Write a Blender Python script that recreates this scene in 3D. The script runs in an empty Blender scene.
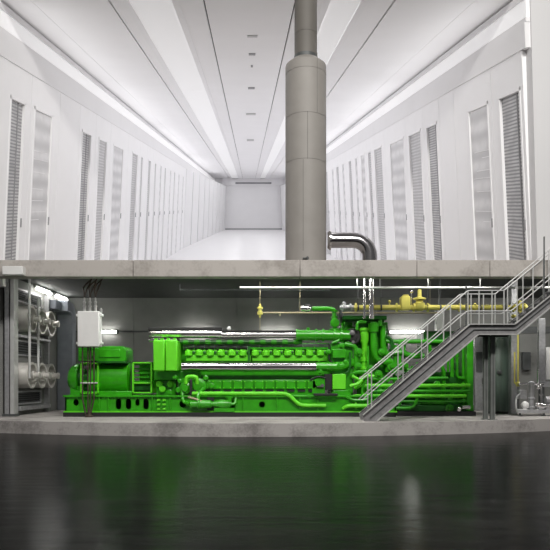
import bpy, bmesh, math, random
from mathutils import Vector, Matrix
from mathutils.geometry import tessellate_polygon
random.seed(7)
SC = bpy.context.scene
COL = SC.collection
F = 620.0            # focal length in pixels of a 550 px wide frame
EYE = 1.75

def at(px, py, Y):
    return Vector(((px - 275) * Y / F, Y, EYE + (382 - py) * Y / F))
def XX(px, Y): return (px - 275) * Y / F
def ZZ(py, Y): return EYE + (382 - py) * Y / F

# ------------------------------------------------------------------ materials
def newmat(name):
    m = bpy.data.materials.new(name); m.use_nodes = True
    nt = m.node_tree; b = nt.nodes['Principled BSDF']
    return m, nt, b
def paint(name, col, rough=.5, metal=0., var=.12, scale=3., bump=0., bscale=40., coat=0., spec=.5, stretch=None):
    m, nt, b = newmat(name)
    tc = nt.nodes.new('ShaderNodeTexCoord')
    src = tc.outputs['Object']
    if stretch:
        mp = nt.nodes.new('ShaderNodeMapping'); mp.inputs['Scale'].default_value = stretch
        nt.links.new(src, mp.inputs[0]); src = mp.outputs[0]
    n = nt.nodes.new('ShaderNodeTexNoise'); n.inputs['Scale'].default_value = scale; n.inputs['Detail'].default_value = 5
    nt.links.new(src, n.inputs['Vector'])
    r = nt.nodes.new('ShaderNodeValToRGB')
    lo = [max(0, c * (1 - var)) for c in col]; hi = [min(1, c * (1 + var)) for c in col]
    r.color_ramp.elements[0].color = (*lo, 1); r.color_ramp.elements[1].color = (*hi, 1)
    r.color_ramp.elements[0].position = .3; r.color_ramp.elements[1].position = .7
    nt.links.new(n.outputs['Fac'], r.inputs[0]); nt.links.new(r.outputs[0], b.inputs['Base Color'])
    b.inputs['Roughness'].default_value = rough; b.inputs['Metallic'].default_value = metal
    b.inputs['Specular IOR Level'].default_value = spec
    if coat: b.inputs['Coat Weight'].default_value = coat; b.inputs['Coat Roughness'].default_value = .15
    if bump:
        n2 = nt.nodes.new('ShaderNodeTexNoise'); n2.inputs['Scale'].default_value = bscale; n2.inputs['Detail'].default_value = 4
        nt.links.new(src, n2.inputs['Vector'])
        bp = nt.nodes.new('ShaderNodeBump'); bp.inputs['Strength'].default_value = bump; bp.inputs['Distance'].default_value = .02
        nt.links.new(n2.outputs['Fac'], bp.inputs['Height']); nt.links.new(bp.outputs[0], b.inputs['Normal'])
    return m
def concrete(name, col, dark):
    m, nt, b = newmat(name)
    tc = nt.nodes.new('ShaderNodeTexCoord')
    def noise(s, d):
        n = nt.nodes.new('ShaderNodeTexNoise'); n.inputs['Scale'].default_value = s; n.inputs['Detail'].default_value = d
        n.inputs['Roughness'].default_value = .65
        nt.links.new(tc.outputs['Object'], n.inputs['Vector']); return n
    n1, n2 = noise(.9, 8), noise(14, 6)
    mx = nt.nodes.new('ShaderNodeMath'); mx.operation = 'MULTIPLY_ADD'; mx.inputs[1].default_value = .35
    nt.links.new(n2.outputs['Fac'], mx.inputs[0]); nt.links.new(n1.outputs['Fac'], mx.inputs[2])
    r = nt.nodes.new('ShaderNodeValToRGB')
    r.color_ramp.elements[0].color = (*dark, 1); r.color_ramp.elements[0].position = .5
    r.color_ramp.elements[1].color = (*col, 1); r.color_ramp.elements[1].position = .72
    nt.links.new(mx.outputs[0], r.inputs[0]); nt.links.new(r.outputs[0], b.inputs['Base Color'])
    b.inputs['Roughness'].default_value = .85
    bp = nt.nodes.new('ShaderNodeBump'); bp.inputs['Strength'].default_value = .25; bp.inputs['Distance'].default_value = .01
    nt.links.new(n2.outputs['Fac'], bp.inputs['Height']); nt.links.new(bp.outputs[0], b.inputs['Normal'])
    return m
def glow(name, col, s):
    m, nt, b = newmat(name)
    b.inputs['Base Color'].default_value = (.9, .9, .9, 1)
    b.inputs['Emission Color'].default_value = (*col, 1); b.inputs['Emission Strength'].default_value = s
    return m
def meshdoor(name, c0, c1, sz, sx):
    """perforated door: fine horizontal and vertical wires"""
    m, nt, b = newmat(name)
    tc = nt.nodes.new('ShaderNodeTexCoord')
    sp = nt.nodes.new('ShaderNodeSeparateXYZ'); nt.links.new(tc.outputs['Object'], sp.inputs[0])
    ma = nt.nodes.new('ShaderNodeMath'); ma.operation = 'MULTIPLY_ADD'; ma.inputs[1].default_value = -175/620      # the wires run with the rising floor
    nt.links.new(sp.outputs['Y'], ma.inputs[0]); nt.links.new(sp.outputs['Z'], ma.inputs[2])
    cb = nt.nodes.new('ShaderNodeCombineXYZ'); nt.links.new(sp.outputs['Y'], cb.inputs['Y']); nt.links.new(ma.outputs[0], cb.inputs['Z'])
    fac = None
    for ax, s in (('Z', sz), ('Y', sx)):
        if not s: continue
        w = nt.nodes.new('ShaderNodeTexWave'); w.wave_type = 'BANDS'; w.bands_direction = ax
        w.inputs['Scale'].default_value = s; w.inputs['Distortion'].default_value = .6; w.inputs['Detail'].default_value = 2
        nt.links.new(cb.outputs[0], w.inputs['Vector'])
        if fac is None: fac = w.outputs['Fac']
        else:
            mm = nt.nodes.new('ShaderNodeMath'); mm.operation = 'MULTIPLY'
            nt.links.new(fac, mm.inputs[0]); nt.links.new(w.outputs['Fac'], mm.inputs[1]); fac = mm.outputs[0]
    n = nt.nodes.new('ShaderNodeTexNoise'); n.inputs['Scale'].default_value = 1.3
    nt.links.new(tc.outputs['Object'], n.inputs['Vector'])
    ad = nt.nodes.new('ShaderNodeMath'); ad.operation = 'MULTIPLY'
    nt.links.new(fac, ad.inputs[0]); nt.links.new(n.outputs['Fac'], ad.inputs[1])
    r = nt.nodes.new('ShaderNodeValToRGB')
    r.color_ramp.elements[0].color = (*c0, 1); r.color_ramp.elements[1].color = (*c1, 1); r.color_ramp.elements[1].position = .55
    nt.links.new(ad.outputs[0], r.inputs[0]); nt.links.new(r.outputs[0], b.inputs['Base Color'])
    b.inputs['Roughness'].default_value = .45
    return m

MT = {}
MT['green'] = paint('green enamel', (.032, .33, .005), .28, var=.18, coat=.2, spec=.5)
MT['litgreen'] = paint('lit green enamel', (.13, .66, .020), .42, var=.06, coat=.05, spec=.4)  # same enamel as green, with the lit look put into a lighter colour
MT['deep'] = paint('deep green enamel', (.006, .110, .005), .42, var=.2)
MT['black'] = paint('black rubber', (.012, .012, .012), .6)
MT['chrome'] = paint('polished steel', (.72, .70, .70), .22, 1., var=.04)
MT['manifold'] = paint('brushed manifold steel', (.40, .39, .40), .17, 1., var=.06)
MT['steel'] = paint('galvanised steel', (.42, .42, .43), .45, .6, var=.14, scale=9)
MT['stair'] = paint('weathered stair steel', (.225, .22, .222), .55, .35, var=.25, scale=6)
MT['rail'] = paint('grey painted rail', (.50, .50, .49), .45, .3, var=.1)
MT['darksteel'] = paint('dark steel', (.085, .09, .09), .5, .3, var=.2)
MT['column'] = paint('grey green column paint', (.17, .18, .17), .5, .2, var=.15)
MT['yellow'] = paint('yellow gas paint', (.68, .61, .13), .45, var=.1)
MT['tan'] = paint('tan lacquer', (.38, .33, .2), .5, var=.12)
MT['white'] = paint('white enamel', (.76, .755, .74), .45, var=.03)
MT['cable'] = paint('brown cable', (.038, .022, .014), .55, var=.2)
MT['plaster'] = paint('grey plaster', (.20, .20, .19), .8, var=.1, scale=1.2, bump=.1)
MT['plaster2'] = paint('light panel metal', (.33, .34, .35), .5, .15, var=.08, scale=1.2)
MT['soffit'] = paint('shaded soffit', (.026, .029, .026), .85, var=.2)  # concrete underside; its unlit look is put into this dark colour
MT['duct'] = paint('blue grey duct metal', (.30, .32, .36), .42, .4, var=.08)
MT['drum'] = paint('light drum metal', (.62, .60, .56), .42, .35, var=.12)
MT['tank'] = paint('dark green tank paint', (.06, .09, .07), .35, var=.3, scale=2, stretch=(3, 3, .3))
MT['hall'] = None
MT['concrete'] = concrete('slab concrete', (.46, .43, .40), (.30, .275, .25))
MT['kerb'] = concrete('platform concrete', (.40, .375, .36), (.21, .195, .185))
MT['stack'] = paint('beige grey flue cladding', (.255, .240, .221), .6, var=.06, scale=1.5)
MT['stackdark'] = paint('grey flue pipe', (.125, .116, .103), .6, var=.06, scale=1.5)
MT['cwhite'] = paint('white laminate', (.88, .875, .885), .5, var=.015, scale=.6)
MT['cwall'] = paint('white wall paint', (.83, .825, .835), .6, var=.015, scale=.4)
MT['cceil'] = paint('white ceiling panel', (.90, .895, .905), .6, var=.012, scale=.5)
MT['pier'] = paint('grey white wall paint', (.66, .655, .66), .6, var=.015, scale=.4)
MT['ceilfit'] = paint('grey fitting', (.5, .5, .5), .6)
MT['cfloor'] = paint('white vinyl floor', (.86, .855, .86), .35, var=.015, scale=.4)
MT['seam'] = paint('dark seam', (.06, .06, .06), .8)
MT['gseam'] = paint('grey seam', (.30, .30, .31), .8)
MT['meshdark'] = meshdoor('dark mesh door', (.22, .22, .23), (.56, .555, .565), 2.2, 0)
MT['meshmid'] = meshdoor('grey mesh door', (.40, .395, .405), (.60, .595, .605), 1.6, 0)
MT['meshpale'] = meshdoor('pale glass door', (.55, .545, .555), (.74, .735, .745), .35, 0)
MT['tube'] = glow('lit fluorescent tube', (1, .99, .95), 25)
MT['strip'] = glow('ceiling light diffuser', (.985, .98, 1), .18)
MT['cove'] = glow('cove light diffuser', (.985, .98, 1), .22)

def hall_floor_mat():
    m, nt, b = newmat('dark polished floor')
    tc = nt.nodes.new('ShaderNodeTexCoord')
    mp = nt.nodes.new('ShaderNodeMapping'); mp.inputs['Scale'].default_value = (.35, 1.6, 1)
    nt.links.new(tc.outputs['Object'], mp.inputs[0])
    n = nt.nodes.new('ShaderNodeTexNoise'); n.inputs['Scale'].default_value = 2.2; n.inputs['Detail'].default_value = 7
    nt.links.new(mp.outputs[0], n.inputs['Vector'])
    r = nt.nodes.new('ShaderNodeValToRGB')
    r.color_ramp.elements[0].color = (.0035, .0037, .0036, 1); r.color_ramp.elements[1].color = (.010, .0104, .0098, 1)
    r.color_ramp.elements[0].position = .35; r.color_ramp.elements[1].position = .7
    nt.links.new(n.outputs['Fac'], r.inputs[0]); nt.links.new(r.outputs[0], b.inputs['Base Color'])
    r2 = nt.nodes.new('ShaderNodeMapRange'); r2.inputs['To Min'].default_value = .15; r2.inputs['To Max'].default_value = .25
    nt.links.new(n.outputs['Fac'], r2.inputs[0]); nt.links.new(r2.outputs[0], b.inputs['Roughness'])
    bp = nt.nodes.new('ShaderNodeBump'); bp.inputs['Strength'].default_value = .22; bp.inputs['Distance'].default_value = .04
    nt.links.new(n.outputs['Fac'], bp.inputs['Height']); nt.links.new(bp.outputs[0], b.inputs['Normal'])
    b.inputs['Specular IOR Level'].default_value = .05; b.inputs['IOR'].default_value = 1.3
    return m
MT['hall'] = hall_floor_mat()

# ------------------------------------------------------------------ mesh builder
class MB:
    def __init__(s): s.bm = bmesh.new()
    def hexa(s, c):
        """eight corners: bottom loop then top loop"""
        v = [s.bm.verts.new(p) for p in c]
        for f in ((3,2,1,0),(4,5,6,7),(0,1,5,4),(1,2,6,5),(2,3,7,6),(3,0,4,7)):
            s.bm.faces.new([v[i] for i in f])
        return s
    def box(s, x0, x1, y0, y1, z0, z1):
        if x1 < x0: x0, x1 = x1, x0
        if z1 < z0: z0, z1 = z1, z0
        return s.hexa([(x0,y0,z0),(x1,y0,z0),(x1,y1,z0),(x0,y1,z0),(x0,y0,z1),(x1,y0,z1),(x1,y1,z1),(x0,y1,z1)])
    def pbox(s, px0, px1, py0, py1, Ya, Yb):
        return s.box(XX(px0,Ya), XX(px1,Ya), Ya, Yb, ZZ(py1,Ya), ZZ(py0,Ya))
    def rings(s, rings, cap=True, closed=False, smooth=True):
        R = [[s.bm.verts.new(p) for p in r] for r in rings]; n = len(R[0])
        prs = list(zip(R, R[1:])) + ([(R[-1], R[0])] if closed else [])
        for a, b in prs:
            for i in range(n):
                f = s.bm.faces.new((a[i], a[(i+1)%n], b[(i+1)%n], b[i])); f.smooth = smooth
        if cap and not closed:
            s.bm.faces.new(list(reversed(R[0]))); s.bm.faces.new(R[-1])
        return s
    def tube(s, pts, r, n=12, bend=0.):
        pts = [Vector(p) for p in pts]
        if bend and len(pts) > 2:                        # round the corners
            out = [pts[0]]
            for a, b, c in zip(pts, pts[1:], pts[2:]):
                d0, d1 = (a-b), (c-b); k = min(bend, d0.length*.49, d1.length*.49)
                p0, p1 = b + d0.normalized()*k, b + d1.normalized()*k
                for i in range(6):
                    t = i/5; out.append(p0*(1-t)**2 + b*2*t*(1-t) + p1*t*t)
            out.append(pts[-1]); pts = out
        tan = [((pts[min(i+1,len(pts)-1)] - pts[max(i-1,0)]).normalized()) for i in range(len(pts))]
        up = Vector((0,0,1)) if abs(tan[0].z) < .9 else Vector((0,1,0))
        u = tan[0].cross(up).normalized(); rg = []
        for i, (p, t) in enumerate(zip(pts, tan)):
            u = (u - t*u.dot(t)).normalized(); v = t.cross(u)
            rr = r[i] if isinstance(r, (list, tuple)) else r
            rg.append([p + (u*math.cos(a) + v*math.sin(a))*rr for a in [2*math.pi*k/n for k in range(n)]])
        return s.rings(rg)
    def lathe(s, base, axis, prof, n=24):
        """prof: (distance along axis, radius)"""
        base, t = Vector(base), Vector(axis).normalized()
        up = Vector((0,0,1)) if abs(t.z) < .9 else Vector((0,1,0))
        u = t.cross(up).normalized(); v = t.cross(u)
        rg = [[base + t*d + (u*math.cos(a)+v*math.sin(a))*max(r,.0005) for a in [2*math.pi*k/n for k in range(n)]] for d, r in prof]
        return s.rings(rg)
    def ball(s, c, r, n=14):
        return s.lathe(Vector(c)-Vector((0,0,r)), (0,0,1), [(r-r*math.cos(math.pi*k/8), r*math.sin(math.pi*k/8)) for k in range(9)], n)
    def plate(s, outer, holes, y0, y1):
        """XZ polygon with holes, thick along Y"""
        loops = [outer] + holes
        flat = [p for l in loops for p in l]
        tris = tessellate_polygon([[Vector((x,z,0)) for x, z in l] for l in loops])
        A = [s.bm.verts.new((x,y0,z)) for x, z in flat]; B = [s.bm.verts.new((x,y1,z)) for x, z in flat]
        for t in tris:
            s.bm.faces.new([A[i] for i in t]); s.bm.faces.new([B[i] for i in reversed(t)])
        k = 0
        for l in loops:
            for i in range(len(l)):
                j = (i+1) % len(l)
                s.bm.faces.new((A[k+i], A[k+j], B[k+j], B[k+i]))
            k += len(l)
        return s
    def build(s, name, mat, parent=None, loc=None, bevel=0., **tags):
        bm = s.bm
        bmesh.ops.recalc_face_normals(bm, faces=bm.faces)
        if parent is not None:
            org = worldloc(parent)
        elif loc is not None: org = Vector(loc)
        else:
            xs = [v.co for v in bm.verts]
            org = Vector((sum(p.x for p in xs)/len(xs), sum(p.y for p in xs)/len(xs), min(p.z for p in xs)))
        bm.transform(Matrix.Translation(-org))
        me = bpy.data.meshes.new(name); bm.to_mesh(me); bm.free(); me.set_sharp_from_angle(angle=.55)
        me.materials.append(MT[mat] if isinstance(mat, str) else mat)
        o = bpy.data.objects.new(name, me); COL.objects.link(o)
        if parent is not None: o.parent = parent
        else: o.location = org
        if bevel:
            bv = o.modifiers.new('bevel', 'BEVEL'); bv.width = bevel; bv.segments = 2; bv.limit_method = 'ANGLE'; bv.angle_limit = .6
        for k, v in tags.items(): o[k] = v
        return o
def worldloc(o):
    l = Vector(o.location)
    while o.parent: o = o.parent; l += o.location
    return l
def thing(name, label, cat, loc, group=None):
    o = bpy.data.objects.new(name, None); COL.objects.link(o); o.location = loc; o.empty_display_size = .2
    o['label'] = label; o['category'] = cat
    if group: o['group'] = group
    return o
def dup(root, loc, label):
    r = root.copy(); COL.objects.link(r); r.location = loc; r['label'] = label
    for ch in list(root.children):
        c = ch.copy(); COL.objects.link(c); c.parent = r
        for g in list(ch.children):
            d = g.copy(); COL.objects.link(d); d.parent = c
    return r
def oval(cx, cz, rx, rz, n=16):
    return [(cx + rx*math.cos(2*math.pi*k/n), cz + rz*math.sin(2*math.pi*k/n)) for k in range(n)]
def slot(cx, cz, rx, rz):
    o = []
    for k in range(9): a = math.pi*k/8; o.append((cx + rx*math.cos(a), cz + rz - rx + rx*math.sin(a)))
    for k in range(9): a = math.pi + math.pi*k/8; o.append((cx + rx*math.cos(a), cz - rz + rx + rx*math.sin(a)))
    return o
def struct(mb, name, mat, **k): return mb.build(name, mat, kind='structure', **k)

# ------------------------------------------------------------------ lower hall and machine room
PZ = .43                                   # platform top
SB, ST, CE = 5.49, 6.08, 5.90              # slab underside, slab top, room ceiling
YB = 30.3                                  # back wall of the machine room
WL, WR = -10.26, 13.6
m = MB(); m.box(-60, 60, -30, 60, -.3, 0); struct(m, 'floor', 'hall')
# platform with a bowed front edge
m = MB(); xs = [-16 + k*.5 for k in range(65)]
front = [(x, 19.75 + .021*(x+.9)**2) for x in xs]
def edge_ring(pts, z): return [(x, y, z) for x, y in pts]
poly = front + [(16.5, 31.2), (-16.5, 31.2)]
m.rings([[(x, y, z) for x, y in poly] for z in (0, PZ-.03, PZ)], smooth=False)
struct(m, 'floor_platform', 'kerb')
# slab fascia in cast lengths, with open joints
m = MB()
cuts = [-30] + [XX(p, 22) for p in (133, 300, 417, 490, 700)] + [30]
for a, b in zip(cuts, cuts[1:]): m.box(a+.008, b-.008, 22, 22.5, SB, ST)
m.box(-30, 30, 22.06, 38.4, CE, ST-.02)
struct(m, 'slab_upper_floor', 'concrete', bevel=.015)
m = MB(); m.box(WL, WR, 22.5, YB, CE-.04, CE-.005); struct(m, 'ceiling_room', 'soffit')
# back wall of panels
m = MB(); bc = [WL] + [XX(p, YB) for p in (134, 237, 318, 440, 512)] + [WR]
for a, b in zip(bc, bc[1:]): m.box(a+.012, b-.012, YB, YB+.2, PZ, CE-.04)
m.box(WL-.2, WR, YB+.05, YB+.3, PZ, CE-.04)
struct(m, 'wall_back', 'plaster')
# left wall with louvre openings
m = MB(); m.box(WL-.3, WL, 24.22, YB+.3, PZ, CE-.04)
struct(m, 'wall_left', 'plaster')
m = MB(); m.box(WR, WR+.3, 22.5, YB+.3, PZ, CE); struct(m, 'wall_right', 'plaster')
m = MB(); m.box(WR+.02, 30, 23.2, 23.5, 0, CE-.04); struct(m, 'wall_front_right_lower', 'plaster')
m = MB(); m.box(-30, WL-.28, 24.0, 24.3, PZ, CE-.04); struct(m, 'wall_front_left', 'plaster')
# left steel post + pier cap
p0 = at(10, 416, 24.05)
t = thing('corner_post', 'pale steel post standing at the left end of the room opening', 'post', (p0.x, 24.1, PZ))
m = MB(); m.pbox(4.5, 9, 277, 416.5, 23.85, 24.15); m.build('flange', 'steel', t, bevel=.01)
m = MB(); m.pbox(10, 14, 277, 416.5, 23.8, 24.2); m.build('web', 'rail', t, bevel=.01)
m = MB(); m.pbox(2, 15, 414, 416.6, 23.75, 24.2); m.build('base_plate', 'darksteel', t)
m = MB(); m.pbox(2, 22.5, 266, 274.6, 21.7, 22.0)
m.build('bracket_block', 'white', bevel=.02, label='white block fixed to the left end of the concrete ledge', category='block')
m = MB(); m.pbox(-8, 3, 277, 286, 23.6, 23.95)
m.build('junction_box', 'white', bevel=.02, label='small white box beside the top of the left steel post', category='box')

# ventilation drums on the left wall
def make_drum(loc, label):
    t = thing('ventilation_drum', label, 'drum', loc, 'ventilation drums on the left wall')
    c = Vector(loc); L = .56; r = .53
    m = MB(); m.lathe(c, (1,0,0), [(0,r*.9),(.04,r*.96),(L-.06,r*.96),(L-.05,r),(L,r),(L,r*.84),(L-.1,r*.8),(.14,r*.78),(.12,.02)], 32)
    m.build('drum_shell', 'drum', t)
    m = MB(); m.lathe(c+Vector((.15,0,0)), (1,0,0), [(0,r*.77),(.02,r*.77),(.03,.1)], 24); m.build('back_plate', 'darksteel', t)
    m = MB(); m.lathe(c+Vector((.15,0,0)), (1,0,0), [(0,.13),(.42,.13),(.42,.17),(.5,.17),(.5,.11),(.66,.11),(.66,.14),(.72,.14),(.74,.02)], 16)
    m.build('hub_shaft', 'drum', t)
    return t
drum = None
for rz, rn in ((4.27, 'upper'), (2.02, 'lower')):
    for i, dy in enumerate((24.8, 25.87, 26.94)):
        lab = ['%s row drum nearest the steel post on the left wall', 'middle drum of the %s row on the left wall', '%s row drum deepest in the room on the left wall'][i] % rn
        lab = 'round grey open-ended ' + lab.replace('row drum', 'row drum')
        if drum is None: drum = make_drum((WL, dy, rz), lab)
        else: dup(drum, (WL, dy, rz), lab)
# louvres, shelf frame and pipes on the left wall
def louvre(zc, h, label):
    t = thing('wall_louvre', label, 'louvre', (WL+.03, 25.7, zc-h/2), 'wall louvres')
    m = MB(); m.box(WL, WL+.04, 24.5, 26.9, zc-h/2, zc+h/2); m.build('backing', 'black', t)
    m = MB()
    for k in range(5):
        z = zc-h/2+h*(k+.5)/5; m.box(WL+.03, WL+.09, 24.52, 26.88, z-.015, z+.015)
    m.build('blades', 'darksteel', t)
    m = MB()
    for a in (zc-h/2-.06, zc+h/2): m.box(WL, WL+.1, 24.44, 26.96, a, a+.06)
    m.box(WL, WL+.1, 24.44, 24.5, zc-h/2, zc+h/2); m.box(WL, WL+.1, 26.9, 26.96, zc-h/2, zc+h/2)
    m.build('frame', 'steel', t)
louvre(5.22, .42, 'dark louvre in the left wall above the upper drums')
louvre(1.12, .42, 'dark louvre in the left wall below the lower drums')
louvre(3.12, .5, 'dark louvre in the left wall between the two drum rows')
m = MB(); m.box(WL, WL+.3, 24.3, 27.55, 3.52, 3.62); m.box(WL, WL+.3, 24.3, 27.55, .62, .78); m.box(WL, WL+.12, 24.25, 24.4, .43, 5.6)
m.box(WL, WL+.22, 27.5, 27.6, .43, 5.6)
m.build('duct_support_frame', 'steel', bevel=.01, label='grey steel frame holding the two rows of drums', category='frame')
for i, (y, top, lb) in enumerate(((24.3+.05, 5.83, 'thin vertical grey pipe in front of the first pair of drums'), (25.25, 5.2, 'thin vertical grey pipe between the first and second pair of drums'))):
    m = MB(); m.tube([(WL+.62, y+.0, 1.9), (WL+.62, y, top), (WL+.1, y+.05, top)], .05, 10, .1)
    m.build('vent_pipe', 'rail', label=lb, category='pipe')
# air duct in the back left corner
m = MB()
m.box(WL+.03, WL+.42, 27.9, 28.6, 5.05, 5.45)
m.box(WL+.05, WL+.75, 28.5, 29.0, 5.0, 5.5)
m.rings([[(WL+.1+.25*math.sin(a)*k, y, z) for a in (0,)] for k, y, z in ()] or [[(WL+.03,28.9,5.5),(WL+.75,28.9,5.5),(WL+.75,28.9,5.0),(WL+.03,28.9,5.0)],[(WL+.03,29.3,5.42),(WL+.75,29.3,5.42),(WL+.75,29.1,4.9),(WL+.03,29.1,4.9)],[(WL+.03,29.6,5.1),(WL+.75,29.6,5.1),(WL+.75,29.12,4.7),(WL+.03,29.12,4.7)],[(WL+.03,29.6,PZ),(WL+.75,29.6,PZ),(WL+.75,29.12,PZ),(WL+.03,29.12,PZ)]], smooth=False)
m.build('air_duct', 'duct', bevel=.02, label='blue-grey rectangular air duct bending down the back left corner', category='duct')

# fluorescent lamps
def lamp(a, b, out, label):
    a, b, out = Vector(a), Vector(b), Vector(out)
    mid = (a+b)/2
    t = thing('fluorescent_lamp', label, 'lamp', mid, 'fluorescent lamps of the room')
    d = (b-a).normalized()
    m = MB(); m.tube([a-out*.02, b-out*.02], .085, 4); m.build('housing', 'white', t)
    m = MB(); m.tube([a+out*.1, a+d*.03+out*.1, b-d*.03+out*.1, b+out*.1], [.045,.065,.065,.045], 14); m.build('tube', 'tube', t)
    for p in (a, b):
        m = MB(); m.box(p.x-.05, p.x+.05, p.y-.05, p.y+.05, p.z-.06, p.z+.06); m.build('end_cap', 'white', t)
lamp((WL+.25, 25.9, 5.74), (WL+.25, 27.5, 5.74), (.6,0,-.8), 'lit tube lamp at the top of the left wall nearer the steel post')
lamp((WL+.25, 28.2, 5.74), (WL+.25, 29.6, 5.74), (.6,0,-.8), 'lit tube lamp at the top of the left wall nearer the back corner')
lamp(at(101.5,332,YB-.1), at(116,332,YB-.1), (0,-1,0), 'lit tube lamp on the back wall just right of the white box')
lamp(at(390.5,332,YB-.1), at(423,332,YB-.1), (0,-1,0), 'long lit tube lamp on the back wall below the yellow gas pipe')
for p, q in ((184, 209), (262, 292), (346, 376)):
    lamp(at(p,334.5,YB-.1), at(q,334.5,YB-.1), (0,-1,0), 'lit tube lamp on the back wall behind the %s' % {184:'black manifold shield',262:'right end of the upper manifold',346:'turbocharger'}[p])
# conduits
m = MB(); m.tube([at(66,331.5,YB-.05), at(152,331.5,YB-.05)], .03, 8); m.build('wall_conduit', 'darksteel', label='thin dark conduit across the back wall at the left lamp', category='conduit')
m = MB(); m.tube([at(240,287.7,23.3), at(600,287.7,23.3)], .042, 10)
for p in (357, 380, 428, 480): m.tube([at(p,287.7,23.3), (XX(p,23.3), 23.3, CE-.042)], .010, 6)
m.build('sprinkler_pipe', 'white', label='thin white pipe running along under the concrete ledge', category='pipe')
m = MB(); m.tube([at(180,290,26), at(330,290,26)], .04, 8); m.tube([at(180,290,26), at(180,283,26)], .02, 6); m.tube([at(330,290,26), at(330,283,26)], .02, 6)
m.build('ceiling_conduit', 'darksteel', label='dark conduit hung from the room ceiling above the engine', category='conduit')

# ------------------------------------------------------------------ generator set
YF = 23.8
gl = at(230, 416.5, YF); gl.z = PZ; gl.y = 25.2
G = thing('generator_set', 'large bright green gas engine generator on a black plinth in the concrete room', 'generator', gl)
m = MB(); m.pbox(63, 396, 412.6, 417, 23.5, 26.8); m.build('plinth', 'black', G)
# skid: front plate with cut-outs, flanges, deck and rear plate
x0, x1, zt, zb = XX(65,YF), XX(396,YF), ZZ(397,YF), ZZ(412.6,YF)
holes = [oval(XX(76,YF), ZZ(402.5,YF), .11, .13)]
for p in (118.5, 128.5, 146): holes.append(slot(XX(p,YF), ZZ(404,YF), .105, .21))
holes.append(slot(XX(137.5,YF), ZZ(402.5,YF), .085, .13))
for p in (183, 232): holes.append(oval(XX(p,YF), ZZ(404,YF), .14, .15))
holes.append(oval(XX(262,YF), ZZ(404.5,YF), .12, .12))
m = MB(); m.plate([(x0,zb),(x1,zb),(x1,zt),(x0,zt)], holes, YF, YF+.06)
m.box(x0, x1, 26.4, 26.5, zb, zt); m.box(x0, x0+.06, YF, 26.5, zb, zt); m.box(x1-.06, x1, YF, 26.5, zb, zt)
m.build('skid_frame', 'green', G)
m = MB(); m.box(x0-.04, x1+.03, YF-.12, 26.55, zt, zt+.07); m.build('skid_deck', 'green', G, bevel=.01)
m = MB(); m.box(x0-.03, x1+.03, YF-.1, YF+.02, zb, zb+.06)
m.build('skid_flange', 'litgreen', G, bevel=.01)
for p in (84, 99, 108, 152, 170, 212, 243, 277, 300, 318):
    m = MB(); m.pbox(p-.6, p+.6, 397.5, 411, YF-.09, YF); m.build('skid_rib', 'green', G, bevel=.008)
for p, w in ((158.5, 3), (164, 3)):
    m = MB()
    for y in (400, 404.5, 409): m.pbox(p-w/2, p+w/2, y-1, y+1, YF-.16, YF)
    m.build('step_bracket', 'litgreen', G, bevel=.01)
# alternator
YA = 25.0; cz = ZZ(378.5, YA); R = .66
xa = lambda p: XX(p, YA)
m = MB(); m.lathe((xa(92), YA, cz), (1,0,0), [(0,R*.9),(.02,R),(xa(131)-xa(92)-.02,R),(xa(131)-xa(92),R*.94)], 40)
m.build('alternator_body', 'green', G)
m = MB(); m.lathe((xa(69), YA, cz), (1,0,0), [(0,.02),(.02,.26),(.06,.38),(.15,.5),(.3,.58),(.42,.6),(xa(81)-xa(69),.6)], 32)
m.build('alternator_end_bell', 'green', G)
m = MB(); m.lathe((xa(80), YA, cz), (1,0,0), [(0,R*.6),(xa(93)-xa(80),R*.6)], 24); m.build('rotor_shaft', 'deep', G)
m = MB(); m.pbox(74, 132, 391, 397, 24.35, 25.7); m.pbox(70, 83, 386, 397, 24.6, 25.4); m.build('alternator_foot', 'green', G, bevel=.02)
def window_frame(p0, p1, q0, q1, ymid, slats, name):
    m = MB(); Y0 = 24.3
    for a, b, c, d in ((p0,p0+1.6,q0,q1),(p1-1.6,p1,q0,q1),(p0,p1,q0,q0+1.5),(p0,p1,q1-1.5,q1),(p0,p1,ymid-.8,ymid+.8)): m.pbox(a,b,c,d,Y0,Y0+.12)
    m.box(XX(p0,Y0), XX(p1,Y0), 25.6, 25.7, ZZ(q1,Y0), ZZ(q0,Y0))
    m.box(XX(p0,Y0), XX(p1,Y0), Y0+.02, 25.6, ZZ(q0+1.5,Y0), ZZ(q0,Y0))
    o = m.build(name, 'litgreen', G, bevel=.012)
    m = MB()
    for k in range(slats):
        y = q0+2.5+(ymid-q0-4)*k/(slats-1); m.pbox(p0+1.6,p1-1.6,y-.7,y+.7,Y0+.3,Y0+.36)
    m.build('slats', 'green', o)
    m = MB(); m.pbox(p0+1.6,p1-1.6,ymid,q1-1.5,Y0+.5,Y0+.56); m.build('cover', 'deep', o)
window_frame(80, 98.5, 362.5, 394, 382.5, 4, 'guard_frame')
window_frame(132, 152, 362, 393.5, 383, 5, 'coupling_housing')
m = MB(); Yt = 24.2
for (pa, pb, qa, qb, ch) in ((97, 125, 346, 361.5, 3), (77, 98, 347.5, 361, 1.5)):
    a, b, c, d, k = XX(pa,Yt), XX(pb,Yt), ZZ(qb,Yt), ZZ(qa,Yt), ch*Yt/F
    m.rings([[(a,Yt+.15,c),(b-k*.6,Yt+.15,c),(b,Yt+.15,c+k),(b,Yt+.15,d-k),(b-k,Yt+.15,d),(a,Yt+.15,d)],
             [(a,25.6,c),(b-k*.6,25.6,c),(b,25.6,c+k),(b,25.6,d-k),(b-k,25.6,d),(a,25.6,d)]], smooth=False)
    m.pbox(pa+2, pb-5, qa+3, qb-4, Yt+.11, Yt+.16)
m.build('terminal_box', 'green', G, bevel=.02)
m = MB(); m.pbox(97, 126, 361, 363, 24.15, 25.7); m.build('terminal_box_base', 'deep', G)
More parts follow.
